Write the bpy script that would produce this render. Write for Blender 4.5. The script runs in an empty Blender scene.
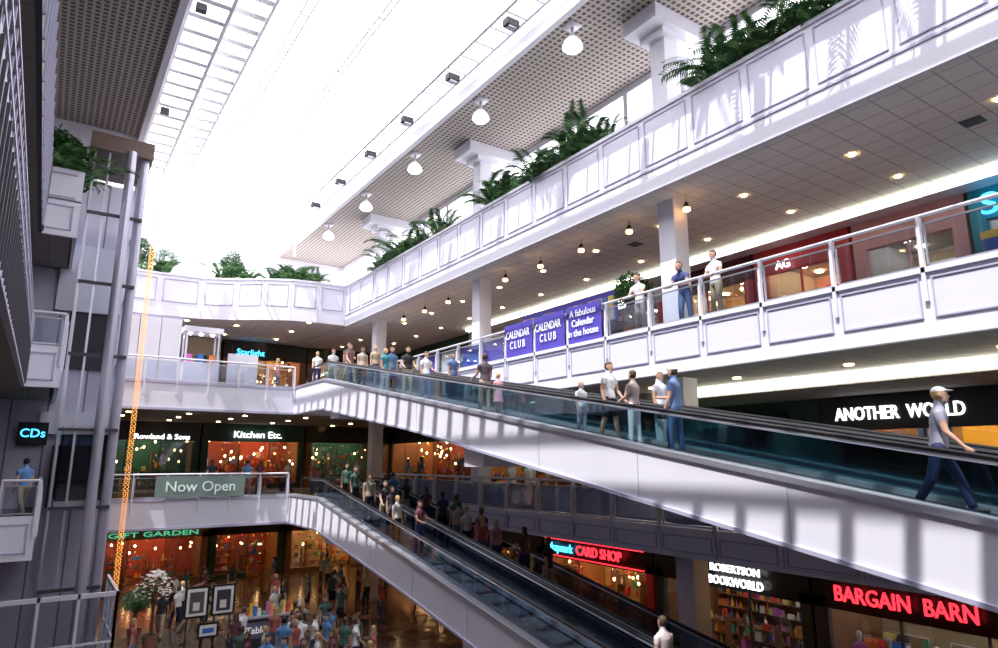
import bpy, math, random
import numpy as np
from mathutils import Vector, Matrix
random.seed(7)
scene = bpy.context.scene
col = scene.collection
try:
    scene.view_settings.view_transform = 'Standard'
except Exception: pass

# ---------------------------------------------------------------- materials
MATS = {}
def mat(name, c=(.8,.8,.8), rough=.6, metal=0., emit=0., ec=None, spec=.4):
    if name in MATS: return MATS[name]
    m = bpy.data.materials.new(name); m.use_nodes = True
    b = m.node_tree.nodes['Principled BSDF']
    b.inputs['Base Color'].default_value = (*c,1)
    b.inputs['Roughness'].default_value = rough
    b.inputs['Metallic'].default_value = metal
    b.inputs['Specular IOR Level'].default_value = spec
    if emit:
        b.inputs['Emission Color'].default_value = (*(ec or c),1)
        b.inputs['Emission Strength'].default_value = emit
    MATS[name] = m
    return m
def glass(name, tint=(.9,.95,1.), refl=.12):
    m = bpy.data.materials.new(name); m.use_nodes = True
    nt = m.node_tree; nt.nodes.clear()
    o = nt.nodes.new('ShaderNodeOutputMaterial'); t = nt.nodes.new('ShaderNodeBsdfTransparent')
    g = nt.nodes.new('ShaderNodeBsdfGlossy'); x = nt.nodes.new('ShaderNodeMixShader')
    t.inputs[0].default_value = (*tint,1); g.inputs['Roughness'].default_value = .03
    x.inputs[0].default_value = refl
    nt.links.new(t.outputs[0], x.inputs[1]); nt.links.new(g.outputs[0], x.inputs[2]); nt.links.new(x.outputs[0], o.inputs[0])
    MATS[name] = m; return m
def gridmat(name, c1, c2, bw, bh, mortar, rough=.6, c1b=None, metal=0):
    m = mat(name, c1, rough, metal); nt = m.node_tree
    tc = nt.nodes.new('ShaderNodeTexCoord'); br = nt.nodes.new('ShaderNodeTexBrick')
    br.offset = 0; br.inputs['Scale'].default_value = 1
    br.inputs['Color1'].default_value = (*c1,1); br.inputs['Color2'].default_value = (*(c1b or c1),1)
    br.inputs['Mortar'].default_value = (*c2,1)
    br.inputs['Mortar Size'].default_value = mortar; br.inputs['Brick Width'].default_value = bw; br.inputs['Row Height'].default_value = bh
    br.inputs['Mortar Smooth'].default_value = .1
    nt.links.new(tc.outputs['Object'], br.inputs['Vector'])
    nt.links.new(br.outputs['Color'], nt.nodes['Principled BSDF'].inputs['Base Color'])
    return m
def noisy(name, c1, c2, scale, rough=.6):
    m = mat(name, c1, rough); nt = m.node_tree
    tc = nt.nodes.new('ShaderNodeTexCoord'); n = nt.nodes.new('ShaderNodeTexNoise'); r = nt.nodes.new('ShaderNodeValToRGB')
    n.inputs['Scale'].default_value = scale
    r.color_ramp.elements[0].color = (*c1,1); r.color_ramp.elements[1].color = (*c2,1)
    r.color_ramp.elements[0].position = .35; r.color_ramp.elements[1].position = .65
    nt.links.new(tc.outputs['Object'], n.inputs['Vector']); nt.links.new(n.outputs['Fac'], r.inputs[0])
    nt.links.new(r.outputs[0], nt.nodes['Principled BSDF'].inputs['Base Color'])
    return m
WHITE = noisy('white_paint', (.76,.75,.85), (.80,.79,.88), .6, .5)
TRIMG = mat('trim_grey_shade', (.46,.45,.60), .5)  # grey trim; on panel frames the grey paints in the moulding shadow
PANEL = mat('panel_lavender', (.70,.69,.81), .5)
COLM = mat('column_white', (.82,.82,.90), .5)
TRUSS = mat('truss_white', (.94,.94,.98), .5)
GREY = mat('dark_grey', (.05,.05,.06), .5)
STEEL = mat('brushed_steel', (.62,.63,.70), .3, .7)
POST = mat('rail_post', (.74,.73,.82), .4)
BLACK = mat('black_rubber', (.012,.012,.015), .35)
BELT = gridmat('belt_grooved', (.04,.04,.05), (.16,.16,.19), .02, .4, .004, .4)
GL = glass('glass_clear', (.86,.90,.95), .10)
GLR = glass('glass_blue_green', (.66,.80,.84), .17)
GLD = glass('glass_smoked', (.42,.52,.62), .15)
EGG = gridmat('egg_crate_ceiling', (.12,.095,.085), (.50,.44,.42), .2, .2, .04, .7)
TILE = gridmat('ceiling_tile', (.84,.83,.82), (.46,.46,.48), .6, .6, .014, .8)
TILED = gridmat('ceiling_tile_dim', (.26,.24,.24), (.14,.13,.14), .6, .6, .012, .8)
FLOORM = gridmat('floor_tile', (.20,.15,.12), (.09,.07,.06), .6, .6, .012, .15, (.12,.085,.07))
CARPET = noisy('carpet', (.12,.09,.10), (.17,.13,.13), 30, .9)
DARKW = mat('wall_dark', (.06,.055,.06), .7)
PURP = gridmat('tower_panel', (.58,.56,.68), (.20,.19,.25), 1.1, 1.3, .03, .5)
LIGHTW = mat('lamp_white', (1,1,1), emit=9, ec=(1,.98,.93))
COVE = mat('cove_light', (1,1,1), emit=9, ec=(1,1,.80))
WARM = mat('lamp_warm', (1,.8,.5), emit=30, ec=(1,.62,.26))
SHOPL = mat('shop_lamp', (1,.9,.7), emit=85, ec=(1,.58,.25))
SHOPC = mat('shop_lamp_cool', (1,1,1), emit=34, ec=(1,.94,.84))
ORANGE = mat('orange_bulb', (1,.5,.1), emit=14, ec=(1,.50,.16))
YEL = mat('string_bulb', (1,.6,.2), emit=1.4, ec=(1,.38,.06))
NRED = mat('neon_red', (1,.05,.05), emit=2.6, ec=(1,.03,.05))
NCYAN = mat('neon_cyan', (.1,.7,1), emit=2.4, ec=(.08,.6,1))
NGRN = mat('neon_green', (.1,.6,.3), emit=.9, ec=(.1,.6,.35))
SIGNW = mat('sign_white_lit', (1,1,1), emit=2.5, ec=(1,1,.95))
PURPLE = mat('banner_purple', (.08,.06,.42), .6, emit=.10, ec=(.10,.08,.6))
LEAF = mat('leaf_green', (.035,.12,.035), .5)
LEAF2 = mat('leaf_light', (.16,.30,.10), .5)
BARK = mat('bark', (.12,.08,.05), .8)
SOIL = mat('soil', (.05,.035,.03), .9)
WOOD = mat('shop_wood', (.22,.10,.05), .4)
REDM = mat('shop_red', (.55,.05,.06), .5)
PINK = mat('shop_pink', (.7,.35,.35), .5)
TEAL = mat('shop_teal', (.02,.30,.36), .5)
BLUE = mat('shop_blue', (.04,.10,.45), .5)
YELM = mat('shop_yellow', (.8,.55,.08), .5)
GOODS = [mat('goods_%d'%i, c, .5) for i,c in enumerate([(.75,.06,.05),(.85,.5,.06),(.06,.2,.65),(.85,.82,.75),(.04,.4,.2),(.6,.15,.5),(.95,.3,.08),(.12,.10,.10),(.4,.25,.12),(.8,.7,.2)])]

# ---------------------------------------------------------------- mesh builder
class MB:
    def __init__(s): s.v=[]; s.f=[]; s.m=[]; s.mats=[]; s.T=None
    def mi(s, m):
        if m not in s.mats: s.mats.append(m)
        return s.mats.index(m)
    def add(s, vs, fs, m):
        b=len(s.v); T=s.T
        s.v += [T(*p) if T else tuple(p) for p in vs]
        k=s.mi(m)
        for f in fs: s.f.append([i+b for i in f]); s.m.append(k)
    def box(s,x0,x1,y0,y1,z0,z1,m):
        s.add([(x0,y0,z0),(x1,y0,z0),(x1,y1,z0),(x0,y1,z0),(x0,y0,z1),(x1,y0,z1),(x1,y1,z1),(x0,y1,z1)],
              [(0,3,2,1),(4,5,6,7),(0,1,5,4),(1,2,6,5),(2,3,7,6),(3,0,4,7)],m)
    def seg(s,a,b,hw,z0,z1,m,off=0.):
        a=Vector(a);b=Vector(b);d=(b-a).normalized();n=Vector((-d.y,d.x))
        a=a+n*off;b=b+n*off
        p=[a-n*hw,b-n*hw,b+n*hw,a+n*hw]
        s.add([(q.x,q.y,z0) for q in p]+[(q.x,q.y,z1) for q in p],[(0,3,2,1),(4,5,6,7),(0,1,5,4),(1,2,6,5),(2,3,7,6),(3,0,4,7)],m)
    def poly(s,pts,z0,z1,m):
        n=len(pts)
        s.add([(p[0],p[1],z0) for p in pts]+[(p[0],p[1],z1) for p in pts],
              [tuple(range(n))[::-1],tuple(range(n,2*n))]+[(i,(i+1)%n,(i+1)%n+n,i+n) for i in range(n)],m)
    def tube(s,pts,r,m,n=8,r2=None,cap=True):
        pts=[Vector(p) for p in pts]; L=len(pts); vs=[]
        up0=Vector((0,0,1))
        for i,p in enumerate(pts):
            d=(pts[min(i+1,L-1)]-pts[max(i-1,0)])
            if d.length<1e-9: d=Vector((0,0,1))
            d.normalize()
            up=up0 if abs(d.z)<.95 else Vector((1,0,0))
            a=d.cross(up).normalized(); b=a.cross(d)
            rr=r[i] if isinstance(r,(list,tuple)) else r
            for k in range(n):
                t=2*math.pi*k/n; vs.append(tuple(p+a*math.cos(t)*rr+b*math.sin(t)*rr))
        fs=[(i*n+k,i*n+(k+1)%n,(i+1)*n+(k+1)%n,(i+1)*n+k) for i in range(L-1) for k in range(n)]
        if cap: fs+= [tuple(range(n))[::-1], tuple(range((L-1)*n,L*n))]
        s.add(vs,fs,m)
    def done(s,name,smooth=False,parent=None):
        me=bpy.data.meshes.new(name); me.from_pydata(s.v,[],s.f)
        for m in s.mats: me.materials.append(m)
        me.polygons.foreach_set('material_index',s.m)
        if smooth: me.polygons.foreach_set('use_smooth',[True]*len(s.f))
        me.update()
        o=bpy.data.objects.new(name,me); col.objects.link(o)
        if parent: o.parent=parent
        return o
def inst(name,me,loc,rz=0,sc=1):
    o=bpy.data.objects.new(name,me); col.objects.link(o); o.location=loc; o.rotation_euler=(0,0,rz)
    o.scale=(sc,sc,sc) if not isinstance(sc,tuple) else sc
    return o
def text(name,body,loc,rot,size,m,ext=.02,align='CENTER',parent=None,sx=1,width=None):
    c=bpy.data.curves.new(name,'FONT'); c.body=body; c.size=size; c.extrude=ext; c.align_x=align; c.align_y='CENTER'; c.resolution_u=3; c.offset=.003
    t=bpy.data.objects.new(name+'_tmp',c); col.objects.link(t)
    bpy.context.view_layer.update()
    me=bpy.data.meshes.new_from_object(t.evaluated_get(bpy.context.evaluated_depsgraph_get()))
    if width: sx=width/max(t.dimensions.x,.01)
    bpy.data.objects.remove(t)
    me.materials.clear(); me.materials.append(m)
    o=bpy.data.objects.new(name,me); col.objects.link(o); o.location=loc; o.rotation_euler=rot; o.scale=(sx,1,1)
    if parent: o.parent=parent
    return o
RR=(math.pi/2,0,-math.pi/2)
RF=(math.pi/2,0,0)

XR=12.9; XS=19.5; YF=32.0; YS=42.0
L2,L3,L4=5.,10.,15.
CE=19.45

# ---------------------------------------------------------------- floors / slabs
b=MB(); b.box(-9,26,-16,50,-.3,0,FLOORM); b.done('floor')
def slab(z,tile):
    b=MB()
    def s(x0,x1,y0,y1,t=1.2):
        b.box(x0,x1,y0,y1,z-.25,z,CARPET); b.box(x0,x1,y0,y1,z-t,z-.25,tile)
    return b,s
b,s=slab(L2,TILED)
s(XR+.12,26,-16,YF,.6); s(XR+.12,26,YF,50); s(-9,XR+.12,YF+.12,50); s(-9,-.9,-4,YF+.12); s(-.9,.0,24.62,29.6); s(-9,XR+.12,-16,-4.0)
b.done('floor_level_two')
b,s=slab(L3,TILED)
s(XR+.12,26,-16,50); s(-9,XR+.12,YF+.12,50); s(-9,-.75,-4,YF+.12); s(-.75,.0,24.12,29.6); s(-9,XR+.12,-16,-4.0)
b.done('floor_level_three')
b=MB()
path=[(-9,36.6),(1.5,36.8),(4.0,36.9),(6.0,36.7),(7.6,36.0),(8.8,35.1),(10.0,34.5),(11.4,34.25),(XR,34.2)]
poly=[(x,y+.1) for x,y in path]+[(XR+.1,50),(-9,50)]
b.poly(poly,L4-1.15,L4,TILE)
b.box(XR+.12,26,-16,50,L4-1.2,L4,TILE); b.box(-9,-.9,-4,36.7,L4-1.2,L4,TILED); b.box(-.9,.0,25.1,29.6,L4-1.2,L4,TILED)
b.done('floor_level_four')

# ---------------------------------------------------------------- walls
b=MB(); b.box(-9.3,-9,-16,50,0,CE,DARKW); b.done('wall_left')
b=MB(); b.box(-9,26,-16.3,-16,0,CE,WHITE); b.done('wall_back')
b=MB(); b.box(25.7,26,-16,50,0,L4,DARKW); b.done('wall_right')
b=MB(); b.box(-9,26,49.7,50,0,L4,DARKW); b.done('wall_far')
XC=15.5
b=MB(); b.box(11.3,XC,-16,42,CE,CE+.25,EGG); b.done('ceiling_right')
b=MB(); b.box(-9,1.8,-16,28.7,CE,CE+.25,EGG); b.done('ceiling_left')
b=MB()
b.box(-9,1.8,28.7,29.0,CE-1.1,CE+1.4,WHITE)
b.box(1.8,2.0,-16,38.2,CE-.15,CE+.9,WHITE); b.box(11.1,11.3,-16,38.2,CE-.15,CE+.9,WHITE)
for x in (-1.0,-.2,.6): b.tube([(x,28.6,CE-.7),(x,28.6,CE-.9),(x,29,CE-.9)],.12,STEEL)
b.done('trim_skylight_curb')
b=MB()
b.box(-9,11.3,38.0,38.2,CE+.9,CE+1.3,WHITE)
for i in range(7): b.box(2+i*1.5,2.12+i*1.5,37.95,38.1,CE-1.0,CE+1.2,WHITE)
b.box(-9,17,YS,YS+.25,CE-1.1,CE+.2,WHITE)
b.box(-9,17,YS,YS+.25,L4,L4+.5,WHITE)
for i in range(12):
    x=-9+i*2.2; b.box(x,x+.35,YS-.02,YS+.23,L4,CE,WHITE)
b.box(-9,17,YS+.05,YS+.13,L4+2.0,L4+2.12,WHITE)
b.done('window_1')
b=MB()
b.box(XC,XC+.2,-16,YS,L4,L4+.9,WHITE); b.box(XC,XC+.2,-16,YS,CE-.25,CE+.25,WHITE)
y=-15.
while y<YS:
    b.box(XC-.02,XC+.2,y,y+.18,L4,CE,WHITE); y+=2.5
b.box(XC+.05,XC+.13,-16,YS,L4+2.4,L4+2.48,WHITE)
b.done('window_2')

# ---------------------------------------------------------------- skylight trusses
b=MB()
ZT=20.6
def ladder(x0,x1,z,dy,w=.05,r=.07):
    b.box(x0-w,x0+w,-16,37.9,z-.07,z+.07,TRUSS); b.box(x1-w,x1+w,-16,37.9,z-.07,z+.07,TRUSS)
    y=-16
    while y<37.8:
        b.box(x0,x1,y,y+r,z-.04,z+.04,TRUSS); y+=dy
ladder(2.15,3.25,ZT-.6,.9,.05,.22); ladder(3.45,4.5,ZT+.1,.9,.05,.28)  # ladders and rungs widened to throw shadow streaks on the walkway side
ladder(10.1,10.9,ZT-.6,.9)
ladder(5.6,5.9,ZT+1.0,1.3,.03); ladder(7.9,8.1,ZT+1.0,1.3,.03)
b.done('skylight_truss')
b=MB()
for i in range(9):
    y=4+i*3.6
    b.box(10.3,10.75,y,y+.28,ZT-.85,ZT-.62,GREY); b.box(10.38,10.67,y+.03,y+.25,ZT-.9,ZT-.85,STEEL)
    if i%2==0: b.box(2.3,2.6,y+1,y+1.2,ZT-.85,ZT-.62,GREY)
b.done('floodlight_row')

# ---------------------------------------------------------------- right parapet level 4
def panels_y(b,x,y0,y1,z0,z1,step,m=TRIMG,g=.10):
    y=y0
    while y+step<=y1+1e-3:
        a,c=y+g,y+step-g; t=.03; x0,x1=x-.03,x
        b.box(x0,x1,a,c,z0,z0+t,m); b.box(x0,x1,a,c,z1-t,z1,m); b.box(x0,x1,a,a+t,z0+t,z1-t,m); b.box(x0,x1,c-t,c,z0+t,z1-t,m)  # grey frame strips, shadow lines of the moulding put into the colour
        b.box(x-.008,x,a+t,c-t,z0+t,z1-t,PANEL)
        y+=step
S=10/6.
b=MB()
b.box(XR,XR+.14,-5,34.2,L4-1.2,L4+1.07,WHITE)
b.box(XR-.05,XR+.22,-5,34.2,L4+1.0,L4+1.1,WHITE); b.box(XR-.03,XR,-5,34.2,L4-.62,L4-.56,TRIMG)
panels_y(b,XR,-4.67,34.2,L4-.45,L4+.9,S)
b.done('trim_parapet_right')
b=MB()
for i in range(1,len(path)-1):
    a,c=path[i],path[i+1]
    b.seg(a,c,.07,L4-1.15,L4+1.05,WHITE); b.seg(a,c,.12,L4+.98,L4+1.08,WHITE)
b.seg(path[0],path[1],.07,L4-1.15,L4+1.05,WHITE)
for i in range(len(path)-1):
    a=Vector(path[i]); c=Vector(path[i+1]); n=max(1,round((c-a).length/1.6))
    for k in range(n):
        p=a+(c-a)*((k+.1)/n); q=a+(c-a)*((k+.9)/n)
        for z0,z1 in ((L4-.4,L4-.36),(L4+.76,L4+.8)): b.seg(p,q,.015,z0,z1,TRIMG,-.085)
        d=(q-p).normalized()*.04
        b.seg(p,p+d,.015,L4-.4,L4+.8,TRIMG,-.085); b.seg(q-d,q,.015,L4-.4,L4+.8,TRIMG,-.085)
b.done('trim_parapet_curved')

# ---------------------------------------------------------------- right walkways fascia
for z,nm,t in ((L3,'trim_fascia_level_three',1.2),(L2,'trim_fascia_level_two',.6)):
    b=MB()
    b.box(XR,XR+.14,-5,YF+.12,z-t,z+.06,WHITE)
    b.box(XR-.06,XR+.14,-5,YF+.1,z-.02,z+.08,WHITE); b.box(XR-.05,XR,-5,YF,z-t,z-t+.08,WHITE)
    panels_y(b,XR,-4.67,YF,z-t+.35 if t>1 else z-.48,z-.10,S)
    b.done(nm)
def railing(name,T,L,z,step=S,glassm=GL,h=1.07,solid=None):
    b=MB(); b.T=T
    n=int(round(L/step)); step=L/n
    for i in range(n+1):
        u=i*step
        b.box(u-.035,u+.035,-.11,-.03,z-.55,z+.55,POST)
        b.box(u-.03,u+.03,-.10,-.01,z+.55,z+.85,POST); b.box(u-.028,u+.028,-.07,.05,z+.85,z+h,POST)
        if i<n:
            b.box(u+.07,u+step-.07,.0,.015,z+.14,z+h-.16,glassm)
            b.box(u+.05,u+step-.05,-.01,.03,z+.10,z+.14,STEEL); b.box(u+.05,u+step-.05,-.01,.03,z+h-.17,z+h-.14,STEEL)
            b.box(u+.05,u+.08,-.01,.03,z+.1,z+h-.14,STEEL); b.box(u+step-.08,u+step-.05,-.01,.03,z+.1,z+h-.14,STEEL)
            if solid: b.box(u+.12,u+step-.12,.03,.05,z+.16,z+h-.2,solid)
    b.tube([(0,.0,z+h),(L,.0,z+h)],.04,POST,8)
    return b.done(name)
railing('balcony_railing',lambda u,v,w:(XR+.05+v,-4.67+u,w),S*20,L3)
railing('balcony_railing',lambda u,v,w:(XR+.05+v,-4.67+u,w),S*20,L2,solid=mat('infill_panel',(.42,.41,.50),.5))
for z in (L2,L3):
    railing('balcony_railing',lambda u,v,w:(2.0+u,YF+.05+v,w),7.7,z,1.28)
    b=MB(); b.box(-9,9.78,YF,YF+.12,z-1.2,z+.08,WHITE); b.box(-9,9.78,YF-.04,YF,z-.04,z+.08,TRIMG)
    b.box(-9,9.78,YF-.03,YF,z-1.2,z-1.1,TRIMG)
    b.done('trim_fascia_bridge')
for z,x,yb,xb in ((L4,-.9,25.1,.05),(L3,-.75,24.12,.1),(L2,-.9,24.62,.0)):
    b=MB()
    b.box(x,x+.1,-4,yb,z-1.2,z+.08,GREY if z>L3 else TRIMG)  # top-level fascia coloured dark to paint in its backlit shade
    b.box(x,xb,yb-.1,yb+.02,z-1.2,z+.05,WHITE); b.box(xb,xb+.1,yb-.1,29.6,z-1.2,z+.05,WHITE)
    b.box(x+.1,xb-.08,yb-.13,yb-.1,z-.2,z-.16,TRIMG); b.box(x+.1,xb-.08,yb-.13,yb-.1,z-1.0,z-.96,TRIMG)
    b.box(x+.1,x+.14,yb-.13,yb-.1,z-1.,z-.16,TRIMG); b.box(xb-.12,xb-.08,yb-.13,yb-.1,z-1.,z-.16,TRIMG)
    if z==L4:
        b.box(x,x+.1,-4,yb,z,z+1.1,GREY); b.box(x,xb,yb-.1,yb+.02,z,z+1.1,WHITE); b.box(xb,xb+.1,yb-.1,29.6,z,z+1.1,WHITE)
        b.box(x+.1,xb-.08,yb-.13,yb-.1,z+.1,z+.14,TRIMG); b.box(x+.1,xb-.08,yb-.13,yb-.1,z+.9,z+.94,TRIMG)
        y=-3.
        while y<yb:
            b.box(x+.1,x+.14,y,y+.06,z-1.15,z+1.1,TRIMG); y+=.8
    b.done('trim_balcony_left')
    if z<L4:
        railing('balcony_railing',lambda u,v,w:(x+.05+u,yb-.05+v,w),xb-x,z,.9)
        railing('balcony_railing',lambda u,v,w:(xb+.05-v,yb+u,w),4.6,z,1.2)
        if z==L3:
            b=MB(); y=-3.5
            while y<yb-.3:
                b.box(x+.02,x+.06,y,y+.05,z,z+1.07,TRIMG); b.box(x+.10,x+.13,y,y+.04,z-1.15,z,GREY); y+=.42
            for zz in (.12,.42,.72,1.03): b.box(x+.02,x+.07,-3.5,yb-.2,z+zz,z+zz+.05,TRIMG)
            b.done('lattice_railing')

# ---------------------------------------------------------------- columns
for y in (2,12,22,32):
    b=MB()
    for z0,z1 in ((0,L2-.6),(L2,L3-1.2),(L3,L4-1.2),(L4,CE-.55)):
        b.box(13.72,14.28,y-.28,y+.28,z0,z1,COLM); b.box(13.68,14.32,y-.32,y+.32,z0,z0+.15,TRIMG)
    b.box(13.0,XC,y-.65,y+.65,CE-.45,CE+.02,WHITE); b.box(13.5,14.5,y-.45,y+.45,CE-.65,CE-.45,WHITE)
    b.done('column')

# ---------------------------------------------------------------- moving walkways
K=5/29.
def zr(y,zt):
    if y>=28: return zt
    if y<=-1: return zt-5
    return zt-K*(28-y)
def walkway(name,zt):
    zb=zt-5; emp=bpy.data.objects.new(name,None); col.objects.link(emp)
    ys=[32.1,28.6,28,27.4]+[27.4-1.2*i for i in range(1,24)]+[-.4,-1,-1.6,-5]
    def strip(b,x0,x1,d0,d1,m,ya=32.1,yb=-5):
        P=[y for y in ys if yb<=y<=ya]
        vs=[]
        for y in P:
            z=zr(y,zt)
            def q(d): return d if d>-.9 else d+.24*min(1,max(0,(27.6-y)/8))
            lo=max(z+q(d0),zb+.02 if zt<6 else zb-1.2); hi=max(z+q(d1),lo+.01)
            vs+=[(x0,y,lo),(x1,y,lo),(x1,y,hi),(x0,y,hi)]
        fs=[]
        for i in range(len(P)-1):
            for k in range(4): a=i*4+k; c=i*4+(k+1)%4; fs.append((a,c,c+4,a+4))
        fs+=[(0,1,2,3),tuple(len(vs)-4+k for k in (3,2,1,0))]
        b.add(vs,fs,m)
    b=MB()
    strip(b,9.78,9.88,-1.2,.12,WHITE); strip(b,12.62,12.72,-1.2,.12,WHITE); strip(b,9.88,12.62,-1.2,-1.1,WHITE)
    strip(b,9.74,9.78,.04,.14,STEEL); strip(b,9.74,9.78,-1.2,-1.13,TRIMG)
    strip(b,9.78,10.04,.12,.15,STEEL); strip(b,11.02,11.48,.05,.14,STEEL); strip(b,12.46,12.72,.12,.15,STEEL)
    for y in [25.6-3.2*i for i in range(9)]:
        z=zr(y,zt); b.box(9.77,9.78,y-.008,y+.008,max(z-.9,.02 if zt<6 else -9),z+.04,TRIMG)
    for y in (27.,16.):
        z=zr(y,zt)-1.0
        if z>1: b.box(9.95,12.85,y-.5,y+.5,z-.45,z+.05,WHITE)
    b.done('cladding',parent=emp)
    b=MB(); strip(b,10.04,11.02,-.08,0.0,BELT); strip(b,11.48,12.46,-.08,0.0,BELT); b.done('belt',parent=emp)
    b=MB()
    for x in (9.97,11.10,11.40,12.53):
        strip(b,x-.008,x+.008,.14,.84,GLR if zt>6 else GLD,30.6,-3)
    b.done('balustrade_glass',parent=emp)
    b=MB()
    for x in (9.97,11.10,11.40,12.53):
        pts=[]
        for a in range(0,181,30):
            t=math.radians(a); pts.append((x,30.6+.38*math.sin(t),zt+.5-.38*math.cos(t)))
        for y in [29.5,28.5,28]+[27-1.5*i for i in range(19)]+[-1.,-2,-3]: pts.append((x,y,zr(y,zt)+.88))
        for a in range(0,181,30):
            t=math.radians(a); pts.append((x,-3-.38*math.sin(t),zb+.5+.38*math.cos(t)))
        b.tube(pts,.042,BLACK,8)
        b.tube([(p[0],p[1],p[2]-.06) for p in pts[7:-7]],.028,STEEL,6)
    b.done('handrails',smooth=True,parent=emp)
    return emp
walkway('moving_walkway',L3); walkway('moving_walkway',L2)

# ---------------------------------------------------------------- shops
def shop(T,W,z,front,lamp,band,kind='gifts',hh=3.8,depth=3.6,wall=WOOD,seed=0):
    rnd=random.Random(seed); b=MB(); b.T=T; nm='shop_front'
    b.box(0,W,0,.25,z+2.75 if z>=L2 else z+2.45,z+hh+(.6 if z==0 else 0),band)
    b.box(0,.35,0,.3,z,z+2.75,front); b.box(W-.35,W,0,.3,z,z+2.75,front)
    b.box(0,.08,.3,depth,z,z+hh,wall); b.box(W-.08,W,.3,depth,z,z+hh,wall); b.box(0,W,depth,depth+.1,z,z+hh,wall)
    n=max(2,int(W/1.9)); st=(W-.7)/n; dk=n//2; top=2.7 if z>0 else 2.45
    for i in range(n+1):
        u=.35+i*st; b.box(u-.03,u+.03,.05,.12,z,z+top,front)
    for i in range(n):
        u=.35+i*st
        if i!=dk:
            b.box(u+.03,u+st-.03,.08,.09,z+.3,z+top,GL); b.box(u,u+st,.03,.2,z,z+.3,front)
    b.box(0,W,.3,depth,z+3.3,z+3.36,mat('shop_ceiling',(.5,.42,.35),.8))
    for i in range(int(W/1.5)):
        u=.6+i*1.5
        for v in (.7,1.7,2.7): b.box(u,u+.2,v,v+.2,z+3.25,z+3.29,lamp)
    def shelf(v0,v1,u0,u1,h,gap=.5):
        zz=.2
        while zz<h:
            u=u0+.05
            while u<u1-.25:
                w=rnd.uniform(.1,.3); hg=rnd.uniform(.12,.36); g=rnd.choice(GOODS)
                if rnd.random()<.85:
                    if rnd.random()<.5: b.box(u,u+w*.85,v0+.02,v0+rnd.uniform(.1,.3),z+zz+.03,z+zz+.03+hg,g)
                    else:
                        c=u+w*.4; r=w*.3; b.tube([(c,v0+.15,z+zz+.03),(c,v0+.15,z+zz+.03+hg*.5),(c,v0+.15,z+zz+.03+hg*.7),(c,v0+.15,z+zz+.03+hg)],[r*.7,r,r*.4,r*.3],g,7)
                u+=w
            b.box(u0,u1,v0,v1,z+zz,z+zz+.03,wall); zz+=gap
        b.box(u0-.03,u0,v0,v1,z,z+h,wall); b.box(u1,u1+.03,v0,v1,z,z+h,wall)
    def mannequin(u,v,c1,c2):
        b.tube([(u,v,z+.3),(u,v,z+.9)],.02,STEEL,6); b.tube([(u,v,z+.28),(u,v,z+.31)],.16,STEEL,10)
        b.tube([(u,v,z+.55),(u,v,z+.95),(u,v,z+1.15),(u,v,z+1.4),(u,v,z+1.52),(u,v,z+1.58)],[.2,.17,.13,.18,.14,.05],c1,10)
        b.tube([(u,v,z+1.56),(u,v,z+1.66),(u,v,z+1.78),(u,v,z+1.86)],[.045,.07,.09,.04],c2,8)
        for s in (-1,1): b.tube([(u+s*.17,v,z+1.48),(u+s*.24,v,z+1.2),(u+s*.22,v-.05,z+.95)],[.055,.045,.03],c1,6)
    if kind=='books':
        shelf(depth-.5,depth,.3,W-.3,2.3,.46)
        for k in range(int(W/2)): shelf(1.4,1.8,.5+k*2,1.9+k*2,1.2,.4)
    elif kind=='gifts':
        b.box(.1,W-.1,depth-.03,depth,z+.1,z+3.2,rnd.choice([DWm,GRNW,MARW]))
        k=.5
        while k<W-1.2:
            w=rnd.uniform(.7,1.4); v=rnd.uniform(.6,2.4); shelf(v,v+.45,k,k+w,rnd.uniform(1.,2.2),rnd.uniform(.35,.55)); k+=w+rnd.uniform(.1,.45)
        for i in range(int(W*5)):
            u=rnd.uniform(.4,W-.4); v=rnd.uniform(.5,depth-.3); zz=rnd.uniform(1.4,3.0)
            b.tube([(u,v,z+zz+.07),(u,v,z+zz),(u,v,z+zz-.06)],[.03,.06,.02],rnd.choice([WARM,WARM,ORANGE]+[GOODS[j] for j in (0,1,4,9)]),6)
            b.tube([(u,v,z+zz+.07),(u,v,z+3.25)],.004,GREY,3,cap=False)
    elif kind=='clothes':
        b.box(.1,W-.1,depth-.03,depth,z+.1,z+3.2,rnd.choice([DWm,PINK if z>L2 else MARW,DWm,GREY]))
        for i in range(n):
            if i!=dk:
                for q in (.3,.7): mannequin(.35+(i+q)*st,.55,rnd.choice(GOODS),rnd.choice([GOODS[3],GOODS[8]]))
        for r_,v in enumerate((1.7,2.8)):
            u=.5
            while u<W-1.6:
                b.tube([(u,v,z+1.5),(u+1.3,v,z+1.5)],.015,STEEL,6)
                for e in (u,u+1.3): b.tube([(e,v,z),(e,v,z+1.5)],.015,STEEL,6)
                g=rnd.choice(GOODS)
                for k in range(16):
                    uu=u+.06+k*.078; hh_=rnd.uniform(.6,.95)
                    if k%5==0: g=rnd.choice(GOODS)
                    b.add([(uu,v-.1,z+1.45),(uu,v+.1,z+1.45),(uu+.01,v+.22,z+1.32),(uu+.01,v+.2,z+1.45-hh_),(uu+.01,v-.2,z+1.45-hh_),(uu+.01,v-.22,z+1.32)],[(0,1,2,3,4,5)],g)
                u+=1.9
        for k in range(int(W/1.3)): b.box(.5+k*1.25,1.45+k*1.25,depth-.08,depth-.03,z+1.7,z+2.9,rnd.choice([REDM,BLUE,GOODS[3],TEAL,YELM]))
    elif kind=='gallery':
        b.box(.1,W-.1,depth-.03,depth,z+.1,z+3.2,DWm)
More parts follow.
